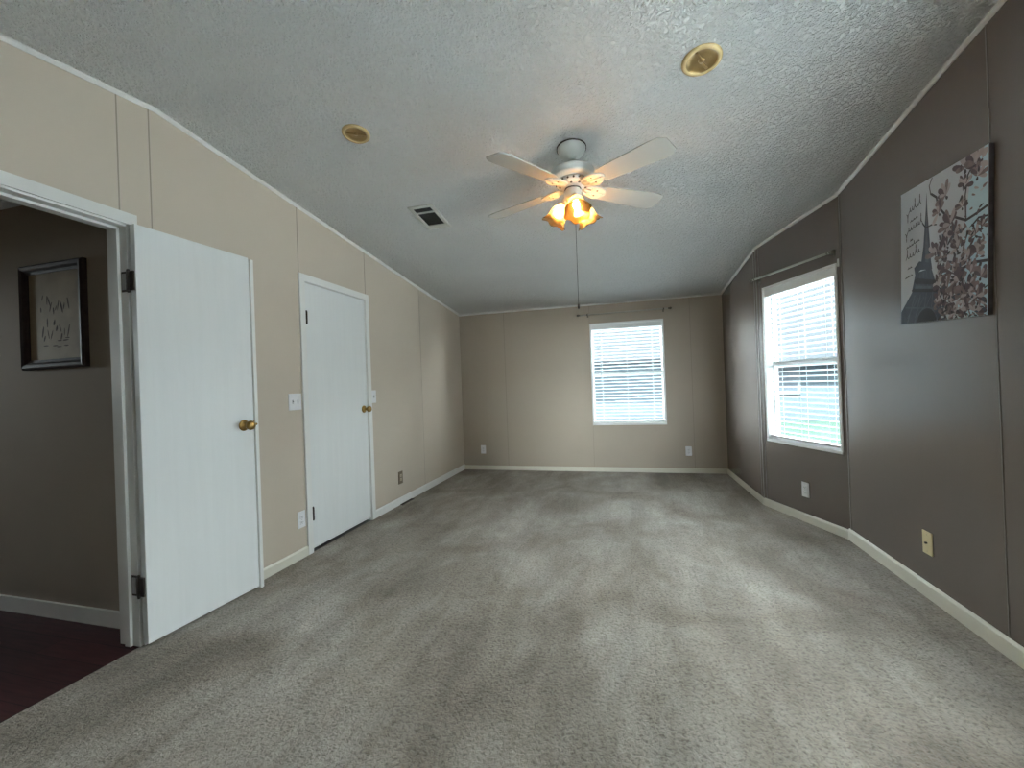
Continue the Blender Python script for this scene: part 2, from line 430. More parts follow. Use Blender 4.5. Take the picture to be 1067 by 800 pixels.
# floor and ceiling follow the plan of the room
plan = [(XL, YF), (A3.x, YF), (A2.x, A2.y), (A1.x, A1.y), (A0.x, A0.y), (XL, YB)]
struct(MB(M_carpet).prismz(plan, -.10, 0).build('floor'))
cb = MB(M_ceil)
x0, x1 = XL - .02, 1.62
for ya, yb in ((YF-.02, RIDGE), (RIDGE, YB+.02)):
    za, zb_ = ceil_z(ya), ceil_z(yb)
    cb.poly([(x0, ya, za), (x1, ya, za), (x1, yb, zb_), (x0, yb, zb_), (x0, ya, za+.1), (x1, ya, za+.1), (x1, yb, zb_+.1), (x0, yb, zb_+.1)],
            [(0, 3, 2, 1), (4, 5, 6, 7), (0, 1, 5, 4), (1, 2, 6, 5), (2, 3, 7, 6), (3, 0, 4, 7)])
struct(cb.build('ceiling'))

# hall beyond the doorway
HX0 = -6.0; HY0, HY1 = .62, 1.566; HC = 2.25; XO = XL - TH
struct(MB(M_hallwall).box(HX0, XO, HY1, HY1+.1, 0, HC).build('wall_hall'))
struct(MB(M_hallwall).box(HX0, XO, HY0-.1, HY0, 0, HC).build('wall_hall_near'))
he = MB(M_hallwall)                  # unseen hall end, small high window added to light the hall
for a in ((HY0-.1, .74, 0, HC), (1.0, HY1+.1, 0, HC), (.74, 1.0, 0, 1.45), (.74, 1.0, 1.8, HC)): he.box(HX0-.1, HX0, a[0], a[1], a[2], a[3])
struct(he.build('wall_hall_end'))
struct(MB(M_glass).box(HX0-.06, HX0-.055, .74, 1.0, 1.45, 1.8).build('window_added_hall'))
portal('window_portal', (HX0-.12, .87, 1.625), R(90), .26, .35)
struct(MB(M_ceil).box(HX0-.1, XO, HY0-.1, HY1+.1, HC, HC+.1).build('ceiling_hall'))
struct(MB(M_hfloor).prismz([(HX0-.1, HY0-.1), (XO, HY0-.1), (XO, H0), (XL, H0), (XL, H1), (XO, H1), (XO, HY1+.1), (HX0-.1, HY1+.1)], -.10, -.002).build('floor_hall'))
struct(MB(M_white).box(HX0, XO-.001, HY1-.013, HY1, 0, .082).build('baseboard_hall'))

# doorway to the hall: jambs, stops, casing
jb = MB(M_white)
jb.box(H1-.018, H1, -.004, TH+.004, 0, HZ); jb.box(H0, H0+.018, -.004, TH+.004, 0, HZ); jb.box(H0, H1, -.004, TH+.004, HZ-.018, HZ)
jb.box(H1-.030, H1-.018, .042, .075, 0, HZ-.018); jb.box(H0+.018, H0+.030, .042, .075, 0, HZ-.018); jb.box(H0+.018, H1-.018, .042, .075, HZ-.030, HZ-.018)
struct(jb.build('trim_1', loc=PL, rz=TLft))
cs = MB(M_white)
cs.box(H1-.004, H1+.024, -.013, 0, 0, HZ+.045); cs.box(H0-.050, H0+.008, -.013, 0, 0, HZ+.045); cs.box(H0+.008, H1-.004, -.013, 0, HZ-.008, HZ+.045)
cs.box(H1-.008, H1+.050, TH, TH+.013, 0, HZ+.045); cs.box(H0-.050, H0+.008, TH, TH+.013, 0, HZ+.045); cs.box(H0+.008, H1-.008, TH, TH+.013, HZ-.008, HZ+.045)
struct(cs.build('trim_2', loc=PL, rz=TLft))
# casing and jamb of the closed door
cd = MB(M_white)
cd.box(D0-.045, D0+.004, -.013, 0, 0, DZ+.047); cd.box(D1-.004, D1+.045, -.013, 0, 0, DZ+.047); cd.box(D0+.004, D1-.004, -.013, 0, DZ-.004, DZ+.047)
struct(cd.build('trim_3', loc=PL, rz=TLft))
jd = MB(M_white, M_slot)
jd.box(D0, D0+.006, 0, TH, 0, DZ); jd.box(D1-.006, D1, 0, TH, 0, DZ); jd.box(D0, D1, 0, TH, DZ-.006, DZ); jd.box(D0+.006, D1-.006, .05, TH, -.05, DZ-.006, 1); jd.box(D0, D1, 0, TH, -.05, -.004, 1)  # panels behind the leaf coloured dark, standing in for shade at the gap
struct(jd.build('trim_4', loc=PL, rz=TLft))

# crown strips where walls meet the ceiling
def crown(name, P, th, u0, u1):
    b = MB(M_white); h, d = .020, .014
    seq = [u0]
    if abs(math.sin(th)) > .5:
        ur = (RIDGE - P.y)/math.sin(th)
        if u0 < ur < u1: seq.append(ur)
    seq.append(u1)
    for a, c in zip(seq[:-1], seq[1:]):
        za, zc = ceil_z(P.y + math.sin(th)*a), ceil_z(P.y + math.sin(th)*c)
        b.poly([(a, 0, za), (a, -d, za), (a, -d, za-h*.4), (a, -d*.35, za-h), (a, 0, za-h), (c, 0, zc), (c, -d, zc), (c, -d, zc-h*.4), (c, -d*.35, zc-h), (c, 0, zc-h)],
               [(0, 1, 2, 3, 4), (9, 8, 7, 6, 5), (0, 5, 6, 1), (1, 6, 7, 2), (2, 7, 8, 3), (3, 8, 9, 4), (4, 9, 5, 0)])
    return struct(b.build(name, loc=P, rz=th))
crown('trim_5', PL, TLft, YF, YB); crown('trim_6', PB, TB, 0, A0.x - XL); crown('trim_7', A0, T1, 0, L1); crown('trim_8', A1, T2, 0, L2); crown('trim_9', A2, T3, 0, L3)
# baseboards
def baseboard(name, P, th, u0, u1, m, h=.072, d=.012):
    b = MB(m)
    n = 5
    prof = [(0, 0), (-d, 0), (-d, h-.012), (-d*.4, h), (0, h)]
    V = [(u, y, z) for u in (u0, u1) for y, z in prof]
    b.poly(V, [tuple(range(n)), tuple(range(2*n-1, n-1, -1))] + [(i, n+i, n+(i+1) % n, (i+1) % n) for i in range(n)])
    return struct(b.build(name, loc=P, rz=th))
baseboard('baseboard_left', PL, TLft, H1+.025, D0-.046, M_cream, .066)
baseboard('baseboard_left.001', PL, TLft, D1+.046, YB, M_white, .070)
baseboard('baseboard_back', PB, TB, 0, A0.x - XL, M_cream, .058)
baseboard('baseboard_right', A0, T1, 0, L1+.001, M_cream, .058)
baseboard('baseboard_right.001', A1, T2, 0, L2+.004, M_cream, .066)
baseboard('baseboard_right.002', A2, T3, 0, L3, M_cream, .078)
baseboard('baseboard_left.002', PL, TLft, YF, H0-.051, M_cream, .066)

# ------------------------------------------------------------------ doors
def knob(name, parent, x, z, y=0.0, side=-1):
    """round knob on a rosette, pointing along side*y"""
    b = MB(M_brass)
    Mx = Matrix.Translation((x, y, z)) @ Matrix.Rotation(R(90) if side < 0 else R(-90), 4, 'X')
    b.lathe([(.0, 0), (.032, 0), (.032, .004), (.026, .009), (.013, .012), (.011, .030), (.017, .036), (.0255, .046), (.0275, .056), (.024, .066), (.015, .072), (0, .0735)], 24, 0, Mx)
    return b.build(name, parent)

def hinge(parent, x, y, z, h=.09, w=.022, folded=False):
    b = MB(M_hinge)
    b.tube([(x, y, z-h/2), (x, y, z+h/2)], .0075, 10)
    b.ball((x, y, z+h/2+.003), .006); b.ball((x, y, z-h/2-.003), .006)
    return b.build('hinge', parent)

# open door folded back against the left wall
hp = Vector((-2.205, 1.455, 0)); fp = Vector((-2.171, 2.045, 0))
d1 = empty('door_1', hp, math.atan2(fp.y-hp.y, fp.x-hp.x)); struct(d1, 'white wood-grain door swung open flat against the left wall beside the hall doorway')
# local x runs along the leaf, local +y points to the wall
LW = (fp-hp).length
lf = MB(M_door).rbox(.004, LW, -.020, .015, .020, 1.978, .0015, 0, 1).build('door_leaf', d1)
es = MB(M_white).rbox(LW, LW+.012, .002, .012, .012, 1.976, .001, 0, 1)
es = es.rbox(LW+.012, LW+.034, -.019, .010, .002, 1.974, .002).build('edge_strip', d1)
tag(es, 'narrow white strip along the free edge')
knob('door_knob', d1, LW-.065, .985, -.020, -1)
lb = MB(M_brass).rbox(LW+.004, LW+.016, -.0145, .006, .955, 1.012, .001).ball((LW+.016, -.019, .985), .008, 0, (1, 1, .9)).build('latch', d1)
for z in (1.714, .285):
    b = MB(M_hinge)
    b.tube([(-.004, .020, z-.045), (-.004, .020, z+.045)], .0075, 10)
    b.ball((-.004, .020, z+.049), .007); b.ball((-.004, .020, z-.049), .007)
    b.rbox(-.004, .0035, -.014, .020, z-.045, z+.045, .001, 0, 1)
    b.build('hinge', d1)
# matching hinge plates let into the jamb (mortised outline, plate the colour of the jamb)
for z in (1.714, .285):
    b = MB(M_hinge, M_grey)
    b.rbox(H1-.0195, H1-.017, .000, .036, z-.048, z+.048, .0008, 0, 1)
    b.rbox(H1-.0215, H1-.0185, .008, .030, z-.038, z+.038, .0008, 1, 1)
    struct(b.build('trim_10' if z > 1 else 'trim_11', loc=PL, rz=TLft))

# closed door
d2 = empty('door_2', (XL, D0+.008, 0), TLft); struct(d2, 'closed white flush door in the left wall, knob on its right side')
LW2 = D1-D0-.016
MB(M_door).rbox(.001, LW2,   .003, .038, .022, DZ-.010, .0015, 0, 1).build('door_leaf', d2)
knob('door_knob', d2, LW2-.052, .997, .003, -1)
MB(M_brass).rbox(LW2+.002, LW2+.020, -.0155, -.0125, .972, 1.022, .001).ball((LW2+.010, -.018, .997), .011, 0, (1, .5, 1.2)).build('strike_plate', d2)
for z in (1.711, .278):
    hinge(d2, .007, -.010, z, .085)

# ------------------------------------------------------------------ windows
def window(name, P, th, w, label, blind=True):
    u0, u1, z0, z1 = w
    o = empty(name, Vector(P) + Vector((math.cos(th)*u0, math.sin(th)*u0, 0)), th); struct(o, label)
    o.location.z = z0; W_, H_ = u1-u0, z1-z0
    f = MB(M_vinyl); t = .020
    for y0, y1, q in ((-.008, .006, t), (.006, .104, .012)):
        f.box(0, q, y0, y1, 0, H_); f.box(W_-q, W_, y0, y1, 0, H_); f.box(q, W_-q, y0, y1, H_-q, H_); f.box(q, W_-q, y0, y1, 0, q)
    f.build('window_frame', o)
    s = MB(M_vinyl); a, b_ = .012, .040; mid = H_*.50
    for y0, y1, za, zc in ((.078, .096, mid-.02, H_-.012), (.062, .080, .012, mid+.02)):
        s.box(a, a+.022, y0, y1, za, zc); s.box(W_-a-.022, W_-a, y0, y1, za, zc); s.box(a+.022, W_-a-.022, y0, y1, zc-.030, zc); s.box(a+.022, W_-a-.022, y0, y1, za, za+.030)
    sh = s.build('sash', o)
    g = MB(M_glass); g.box(.030, W_-.030, .086, .089, mid+.005, H_-.038); g.box(.030, W_-.030, .070, .073, .038, mid-.005)
    g.build('pane', sh)
    si = MB(M_vinyl).rbox(.001, W_-.001, -.012, .070, .0, .024, .003).build('window_sill', o)
    if blind:
        c = Vector(P) + Vector((math.cos(th)*(u0+u1)/2, math.sin(th)*(u0+u1)/2, 0))
        return c, W_ - 2*.021
    return None

def slat_shape(w, d=.050, tilt=R(-8)):
    b = MB(M_slat); n = 7; top_, bot = [], []
    for i in range(n):
        t = -1 + 2*i/(n-1); y = t*d/2; z = .003*(1-t*t)
        yr, zr = y*math.cos(tilt) - z*math.sin(tilt), y*math.sin(tilt) + z*math.cos(tilt)
        top_.append((yr, zr+.0014)); bot.append((yr, zr-.0014))
    ring = top_ + bot[::-1]; m_ = len(ring)
    V = [(x, y, z) for x in (-w/2, w/2) for y, z in ring]
    F = [(i, (i+1) % m_, m_+(i+1) % m_, m_+i) for i in range(m_)]
    F += [(i, i+1, m_-2-i, m_-1-i) for i in range(n-1)] + [(m_+i, 2*m_-1-i, 2*m_-2-i, m_+i+1) for i in range(n-1)]
    return b.poly(V, F, 0, False)

def blind(P, th, w, zb_, zt_, wand_x, wand_len, label, group):
    o = empty('window_blind', (P.x, P.y, zb_), th); tag(o, label, 'blind', group)
    H_ = zt_-zb_; yc = .036
    MB(M_vinyl).rbox(-w/2, w/2, .004, .058, H_-.062, H_, .003).build('headrail', o)
    MB(M_vinyl, M_grey).rbox(-w/2+.003, w/2-.003, yc-.024, yc+.024, .010, .030, .004).box(-w/2+.004, w/2-.004, yc-.0262, yc-.023, .018, .026, 1).build('bottom_rail', o)
    n = 28; za, zc = .066, H_-.085
    p = slat_shape(w-.006).build('slat', o); p.location = (0, yc, za)
    for i in range(1, n):
        c = p.copy(); COL.objects.link(c); c.parent = o; c.location = (0, yc, za + (zc-za)*i/(n-1))
    for x in (-w*.36, 0, w*.36):
        MB(M_cord).tube([(x, yc-.027, .02), (x, yc-.027, H_-.05)], .0009, 5).tube([(x, yc+.027, .02), (x, yc+.027, H_-.05)], .0009, 5).build('cord', o)
    wz = H_-.062
    MB(M_wand).tube([(wand_x, -.004, wz), (wand_x, .004, wz+.01)], .0025, 6).tube([(wand_x, -.006, wz-wand_len), (wand_x, -.004, wz)], .0034, 6).build('wand', o)
    return o

c, w = window('window_1', PB, TB, (ub(WB[0]), ub(WB[1]), WB[2], WB[3]), 'window in the beige back wall with a white frame')
blind(c, TB, w, WB[2]+.026, WB[3]-.021, -.325, .70, 'white slatted blind in the window of the beige back wall', None)
c, w = window('window_2', A1, T2, W2, 'window in the taupe right wall with a white frame')
blind(c, T2, w, W2[2]+.026, W2[3]-.021, -w/2+.085, .40, 'white slatted blind in the window of the taupe right wall', None)
window('window_added_right', A2, T3, W3, 'unseen window added for light in the taupe right wall nearer the camera', False)
def put_portal(P, th, w):
    u = (w[0]+w[1])/2; off = TH + .02
    x = P.x + math.cos(th)*u - math.sin(th)*off; y = P.y + math.sin(th)*u + math.cos(th)*off
    portal('window_portal', (x, y, (w[2]+w[3])/2), th, w[1]-w[0], w[3]-w[2])
put_portal(PB, TB, (ub(WB[0]), ub(WB[1]), WB[2], WB[3])); put_portal(A1, T2, W2); put_portal(A2, T3, W3)

# ------------------------------------------------------------------ ceiling fan
FX, FY = -.257, 2.478
FZ = ceil_z(FY)
fan = empty('ceiling_fan', (FX, FY, 0))
tag(fan, 'white ceiling fan with four blades and a lit cluster of amber tulip shades', 'ceiling fan')
q = MB(M_fan, M_fandark)
tiltc = Matrix.Translation((0, 0, FZ)) @ Matrix.Rotation(math.atan(SL), 4, 'X').inverted()
q.lathe([(.0, .004), (.080, .004), (.082, -.010), (.076, -.028), (.060, -.044), (.036, -.053), (.026, -.056), (.022, -.066), (0, -.070)], 36, 0, tiltc)
q.lathe([(.0865, .003), (.0865, -.007), (.083, -.007), (.083, .003)], 36, 1, tiltc, cap=False)
q.build('canopy', fan)
MB(M_fan).lathe([(0, 2.41), (.014, 2.41), (.014, FZ-.05), (.022, FZ-.055), (0, FZ-.04)], 16).build('downrod', fan)
mb = MB(M_fan, M_fandark)
mb.lathe([(.0, 2.424), (.026, 2.424), (.032, 2.414), (.060, 2.408), (.104, 2.398), (.124, 2.386), (.128, 2.372), (.120, 2.362), (.124, 2.356), (.120, 2.342), (.104, 2.334), (.080, 2.330), (.0, 2.330)], 48)
mb.build('motor_housing', fan)
fw = MB(M_fan, M_fandark)
fw.lathe([(0, 2.331), (.088, 2.331), (.094, 2.322), (.092, 2.308), (.080, 2.296), (.058, 2.290), (0, 2.290)], 40)
for k in range(18):
    a = 2*math.pi*k/18
    fw.ball((.0935*math.cos(a), .0935*math.sin(a), 2.315), .0062, 1, (1, 1, .9))
for k in range(10):
    a = 2*math.pi*(k+.5)/10
    fw.ball((.074*math.cos(a), .074*math.sin(a), 2.2935), .0075, 1, (1, 1, .6))
fw.build('flywheel', fan)
BZ = 2.293
def blade_mesh():
    b = MB(M_blade); L0, L1_ = .175, .605; pts = []
    n = 14
    up = []
    for i in range(n+1):
        t = i/n; x = L0 + (L1_-L0)*t
        wv = .056 + .020*min(1, t*1.3)
        if t > .86: wv *= math.sqrt(max(0, 1-((t-.86)/.14)**2))*.35 + .65
        if t < .08: wv *= .75 + .25*(t/.08)
        up.append((x, wv))
    pts = up + [(x, -w) for x, w in up[::-1]]
    b.prismz(pts, -.003, .003)
    return b
def arm_mesh():
    b = MB(M_fan, M_fandark)
    # scrolled bracket: two curved rails from the flywheel to the blade root, an end plate with screws
    for s in (-1, 1):
        b.tube([(.070, s*.014, .004), (.098, s*.030, .000), (.125, s*.040, -.005), (.152, s*.044, -.007), (.178, s*.040, -.006), (.200, s*.026, -.006)], [.007, .0075, .008, .008, .007, .006], 8)
        b.tube([(.100, s*.030, -.001), (.122, s*.016, -.007), (.140, s*.024, -.009), (.132, s*.034, -.009), (.118, s*.030, -.008)], [.006, .006, .006, .005, .004], 8)
    b.tube([(.066, 0, .004), (.110, 0, -.004), (.160, 0, -.008), (.215, 0, -.006)], [.009, .008, .010, .007], 8)
    pl = [(.166+.050*math.cos(a)*1.0, .042*math.sin(a)) for a in [2*math.pi*k/20 for k in range(20)]]
    b.prismz(pl, -.010, -.003)
    for x, y in ((.150, .022), (.150, -.022), (.195, 0)): b.ball((x, y, -.011), .0055, 1, (1, 1, .6))
    return b
pr_blade = None
for ang in (-33, 36, 158, -123):
    if pr_blade is None:
        pr_blade = blade_mesh().build('blade', fan); pr_arm = arm_mesh().build('blade_arm', pr_blade); bl = pr_blade; ar = pr_arm
    else:
        bl = pr_blade.copy(); COL.objects.link(bl); bl.parent = fan
        ar = pr_arm.copy(); COL.objects.link(ar); ar.parent = bl
    bl.rotation_mode = 'QUATERNION'
    bl.rotation_quaternion = Quaternion((0, 0, 1), R(ang)) @ Quaternion((0, 1, 0), R(1.2)) @ Quaternion((1, 0, 0), R(-11))
    bl.location = (0, 0, BZ)
kit = MB(M_fan, M_fandark)
kit.lathe([(0, 2.291), (.040, 2.291), (.044, 2.284), (.040, 2.280), (.050, 2.268), (.052, 2.236), (.046, 2.224), (.030, 2.214), (.012, 2.206), (.006, 2.198), (0, 2.196)], 32)
kit.lathe([(.046, 2.286), (.047, 2.281), (.042, 2.281)], 32, 1, None, False)
ko = kit.build('light_kit', fan)
def tulip(i, a, r, z):
    k = max(0, (i-5)/4.0)
    return r*(1 + .07*k*math.cos(6*a)), z - .006*k*math.cos(6*a)
for ang in (-74, 172, 46):
    tl = R(32)                                  # the shades flare down and outwards
    base = Matrix.Rotation(R(ang), 4, 'Z') @ Matrix.Translation((.050, 0, 2.222)) @ Matrix.Rotation(-tl, 4, 'Y')
    sk = MB(M_fan).lathe([(0, .012), (.016, .012), (.020, -.004), (.022, -.022), (.016, -.028), (0, -.028)], 20, 0, base).build('socket', ko)
    s = MB(M_shade).lathe([(.021, -.018), (.026, -.026), (.036, -.038), (.045, -.054), (.050, -.072), (.053, -.090), (.057, -.106), (.064, -.122), (.073, -.134), (.076, -.137)], 36, 0, base, False, tulip).build('glass_shade', ko)
    sm = s.modifiers.new('thickness', 'SOLIDIFY'); sm.thickness = .002
    bb = MB(M_bulb).lathe([(0, -.028), (.011, -.030), (.011, -.052), (.015, -.064), (.0185, -.078), (.0165, -.090), (.009, -.098), (0, -.100)], 20, 0, base).build('bulb', ko)
pc = MB(M_hinge)
pc.tube([(.012, -.030, 2.215), (.013, -.036, 2.10), (.012, -.036, 1.80), (.012, -.036, 1.605)], .0013, 6)
pc.lathe([(0, 1.612), (.004, 1.610), (.0065, 1.596), (.005, 1.584), (0, 1.582)], 12, 0, Matrix.Translation((.012, -.036, 0)))
pc.build('pull_chain', fan)

# ------------------------------------------------------------------ recessed lights and vent on the sloped ceiling
SLT = -math.atan(SL)
def recessed(x, y, r, label, spin):
    o = empty('recessed_light', (x, y, ceil_z(y))); o.rotation_euler = (SLT, 0, spin)
    o.rotation_mode = 'XYZ'
    o.rotation_euler = (Matrix.Rotation(SLT, 3, 'X') @ Matrix.Rotation(spin, 3, 'Z')).to_euler()
    tag(o, label, 'ceiling light', 'recessed lights either side of the fan')
    MB(M_goldring).lathe([(r*.74, .004), (r*.74, -.004), (r*.80, -.011), (r*.92, -.012), (r, -.006), (r, .004)], 40, 0, None, False).build('trim_ring', o)
    b = MB(M_goldin)
    b.lathe([(r*.78, -.008), (r*.72, -.004), (r*.66, -.0012), (r*.45, -.0022), (r*.2, -.0030), (0, -.0032)], 40, 0, None, False)
    # raised disc lens with a slanted bar across
    b.rbox(-r*.70, r*.70, -r*.07, r*.07, -.0075, -.001, .002)
    b.lathe([(r*.17, -.001), (r*.15, -.008), (0, -.009)], 24)
    tag(b.build('reflector', o), 'brass coloured inner reflector')
    return o
recessed(-1.380, 2.036, .074, 'small yellowed recessed ceiling light on the left, near the air vent', R(25))
recessed(.375, 2.044, .084, 'yellowed recessed ceiling light right of the fan, towards the wall with the canvas', R(60))

vx, vy = -1.398, 2.974
v = empty('ceiling_vent', (vx, vy, ceil_z(vy))); v.rotation_euler = (SLT, 0, 0)
tag(v, 'white rectangular ceiling air vent with dark louvres left of the fan', 'air vent')
hw, hl = .098, .172
fr = MB(M_ventw)
for a in ((-hw, -hw+.028, -hl, hl), (hw-.028, hw, -hl, hl), (-hw+.028, hw-.028, -hl, -hl+.030), (-hw+.028, hw-.028, hl-.052, hl)):
    fr.rbox(a[0], a[1], a[2], a[3], -.010, .003, .003)
fr.rbox(-hw+.028, hw-.028, -.082, -.066, -.009, .003, .002)
fr.build('vent_frame', v)
MB(M_ventd).box(-hw+.01, hw-.01, -hl+.01, hl-.01, -.0022, -.0004).build('duct_opening', v)
for y in [-.125, -.105] + [-.050 + .021*i for i in range(8)]:
    MB(M_register).poly([(-hw+.026, y-.006, -.0075), (hw-.026, y-.006, -.0075), (hw-.026, y+.003, -.0026), (-hw+.026, y+.003, -.0026), (-hw+.026, y-.006, -.0085), (hw-.026, y-.006, -.0085), (hw-.026, y+.003, -.0036), (-hw+.026, y+.003, -.0036)],
        [(0, 1, 2, 3), (7, 6, 5, 4), (0, 4, 5, 1), (1, 5, 6, 2), (2, 6, 7, 3), (3, 7, 4, 0)]).build('louvre', v)

# floor register by the left baseboard
fr_ = empty('floor_register', (XL+.030, 3.93, 0), R(90)); tag(fr_, 'thin dark floor register on the carpet along the left baseboard', 'floor vent')
rb = MB(M_register)
rb.rbox(-.115, .115, -.016, -.010, 0, .008, .0015); rb.rbox(-.115, .115, .010, .016, 0, .008, .0015); rb.rbox(-.115, -.107, -.010, .010, 0, .008, .0015); rb.rbox(.107, .115, -.010, .010, 0, .008, .0015)
rb.build('register_frame', fr_)
lv = MB(M_ventd).box(-.107, .107, -.010, .010, 0, .002)
for i in range(14): lv.box(-.104+.0155*i, -.100+.0155*i, -.010, .010, .002, .006)
lv.build('grille', fr_)

# ------------------------------------------------------------------ switches and outlets
def plate_thing(name, P, th, u, z, label, cat, m=M_plate, w=.072, h=.116, group=None):
    o = empty(name, Vector((P.x + math.cos(th)*u, P.y + math.sin(th)*u, z)), th); tag(o, label, cat, group)
    MB(m).rbox(-w/2, w/2, -.006, 0, -h/2, h/2, .0022).build('wall_plate', o)
    return o
def outlet(P, th, u, z, label, m=M_plate, mi=M_plate, w=.072, h=.116):
    o = plate_thing('wall_outlet', P, th, u, z, label, 'outlet', m, w, h)
    for s in (-1, 1):
        b = MB(mi, M_slot)
        b.rbox(-.017, .017, -.0095, -.004, s*.0195-.0135, s*.0195+.0135, .002)
        b.box(-.008, -.0055, -.0099, -.009, s*.0195-.004, s*.0195+.006, 1); b.box(.0055, .008, -.0099, -.009, s*.0195-.004, s*.0195+.006, 1)
        b.ball((0, -.0092, s*.0195-.008), .0023, 1, (1, .4, 1))
        b.build('receptacle', o)
    MB(M_grey).ball((0, -.0062, 0), .003, 0, (1, .4, 1)).build('screw', o)
    return o
def switch(P, th, u, z, label, n):
    w = .072 + .046*(n-1)
    o = plate_thing('light_switch', P, th, u, z, label, 'light switch', M_plate, w)
    for i in range(n):
        x = (i-(n-1)/2)*.046
        b = MB(M_plate, M_grey)
        b.box(x-.0062, x+.0062, -.0064, -.0058, -.0135, .0135, 1)
        b.poly([(x-.0045, -.006, -.010), (x+.0045, -.006, -.010), (x+.0045, -.006, .006), (x-.0045, -.006, .006), (x-.004, -.017, .004), (x+.004, -.017, .004), (x+.004, -.014, .011), (x-.004, -.014, .011)],
               [(0, 1, 5, 4), (1, 2, 6, 5), (2, 3, 7, 6), (3, 0, 4, 7), (4, 5, 6, 7), (0, 3, 2, 1)])
        b.build('toggle', o)
    return o
switch(PL, TLft, 2.475, 1.100, 'white double light switch between the open door and the closed door', 2)
switch(PL, TLft, 3.434, 1.102, 'white single light switch just right of the closed door', 1)
outlet(PL, TLft, 2.497, .270, 'white outlet low on the left wall, just left of the closed door')
outlet(PL, TLft, 3.858, .266, 'brown outlet plate low on the left wall right of the closed door', M_brownp, M_tan, .080, .125)
outlet(PB, TB, ub(-1.951), .280, 'white outlet low at the left end of the back wall')
outlet(PB, TB, ub(.716), .270, 'white outlet low on the back wall right of the window')
ou = (Vector((1.3375, 3.822, 0)) - A1).length
outlet(A1, T2, ou, .254, 'white outlet on the taupe wall below the window')
ju = (Vector((1.456, 2.629, 0)) - A2).length
jp = plate_thing('cable_jack', A2, T3, ju, .282, 'ivory cable jack plate low on the taupe wall below the canvas', 'cable jack', M_ivory)
cj = MB(M_hinge); cj.lathe([(0, .0), (.0055, 0), (.0055, .010), (.002, .010), (.002, .006), (0, .006)], 12, 0, Matrix.Translation((0, -.005, 0)) @ Matrix.Rotation(R(90), 4, 'X'))
tag(cj.build('connector', jp), 'dark threaded connector')
for z in (.042, -.042): MB(M_tan).ball((0, -.0062, z), .003, 0, (1, .4, 1)).build('screw', jp)

# ------------------------------------------------------------------ curtain rods
def rod(P, th, u0, u1, z, label, off=.062, br=(), r=.009, z2=None):
    c = Vector((P.x + math.cos(th)*(u0+u1)/2, P.y + math.sin(th)*(u0+u1)/2, 0)); h = (u1-u0)/2
    z2 = z if z2 is None else z2
    o = empty('curtain_rod', (c.x, c.y, (z+z2)/2), th); tag(o, label, 'curtain rod')
    dz = (z2-z)/2
    MB(M_rod).tube([(-h+.02, -off, -dz), (h-.02, -off, dz)], r, 10).build('rod', o)
    for s in (-1, 1):
        Mx = Matrix.Translation((s*(h-.022), -off, s*dz)) @ Matrix.Rotation(R(90)*s, 4, 'Y')
        MB(M_finial).lathe([(0, 0), (.010, 0), (.011, .006), (.007, .010), (.013, .017), (.0165, .026), (.013, .036), (.006, .042), (0, .044)], 18, 0, Mx).build('finial', o)
    for x in br:
        b = MB(M_finial)
        b.rbox(x-.009, x+.009, -.004, 0, -.028, .022, .001)
        b.tube([(x, -.003, -.006), (x, -off*.6, -.012), (x, -off, -.010)], .0045, 8)
        b.lathe([(.0115, -.007), (.0115, .007)], 16, 0, Matrix.Translation((x, -off, dz*x/h)) @ Matrix.Rotation(R(90), 4, 'Y'), False)
        b.build('bracket', o)
    return o
rod(PB, TB, ub(-.565), ub(.555), 2.030, 'slim pewter curtain rod above the back wall window', br=(-.445, .485), z2=2.036)
rod(A1, T2, .0, .862, 2.022, 'slim pewter curtain rod above the taupe wall window', off=.050, br=(-.385, .395), z2=2.010)
hk = empty('curtain_hook', (A1.x + math.cos(T2)*.856, A1.y + math.sin(T2)*.856, 1.935), T2)
tag(hk, 'tiny white hook beside the top right corner of the taupe wall window', 'hook')
MB(M_white).rbox(-.006, .006, -.006, 0, -.028, .028, .002).build('hook_plate', hk)
MB(M_white).tube([(0, -.004, -.012), (0, -.016, -.018), (0, -.020, -.008)], .003, 6).build('hook_tip', hk)

# ------------------------------------------------------------------ framed picture in the hall
pf = empty('framed_picture', (-2.934, HY1, 1.622)); tag(pf, 'dark wood framed sketch hanging on the hall wall', 'picture')
pw, ph, fwid = .245, .282, .050
pts = [(-pw, -ph), (pw, -ph), (pw, ph), (-pw, ph)]
b = MB(M_frame)
prof = [(0, 0), (0, -.020), (.010, -.030), (.026, -.026), (.036, -.016), (fwid, -.012), (fwid, 0)]
ring = []
for inset, y in prof:
    ring.append([(-pw+inset, y, -ph+inset), (pw-inset, y, -ph+inset), (pw-inset, y, ph-inset), (-pw+inset, y, ph-inset)])
V = [p for rg in ring for p in rg]; F = []
for i in range(len(prof)):
    j = (i+1) % len(prof)
    for k in range(4): F.append((i*4+k, i*4+(k+1) % 4, j*4+(k+1) % 4, j*4+k))
b.poly(V, F); b.build('picture_frame', pf)
M_paper = mat('aged_tan_paper', (.30, .235, .15), .7, var=.18, vscale=7)
M_ink = mat('brown_ink', (.075, .05, .03), .8, var=.2, vscale=30)
sk = MB(M_paper, M_ink)
sk.box(-pw+fwid-.004, pw-fwid+.004, -.008, -.004, -ph+fwid-.004, ph-fwid+.004)
def dab(b, x, z, w, h, y, mi, n=9, rot=0):
    P = []
    for k in range(n):
        a = 2*math.pi*k/n; rx, rz_ = w*math.cos(a)*(.8+.4*rng.random()), h*math.sin(a)*(.8+.4*rng.random())
        P.append((x + rx*math.cos(rot) - rz_*math.sin(rot), y, z + rx*math.sin(rot) + rz_*math.cos(rot)))
    b.poly(P, [tuple(range(n))], mi)
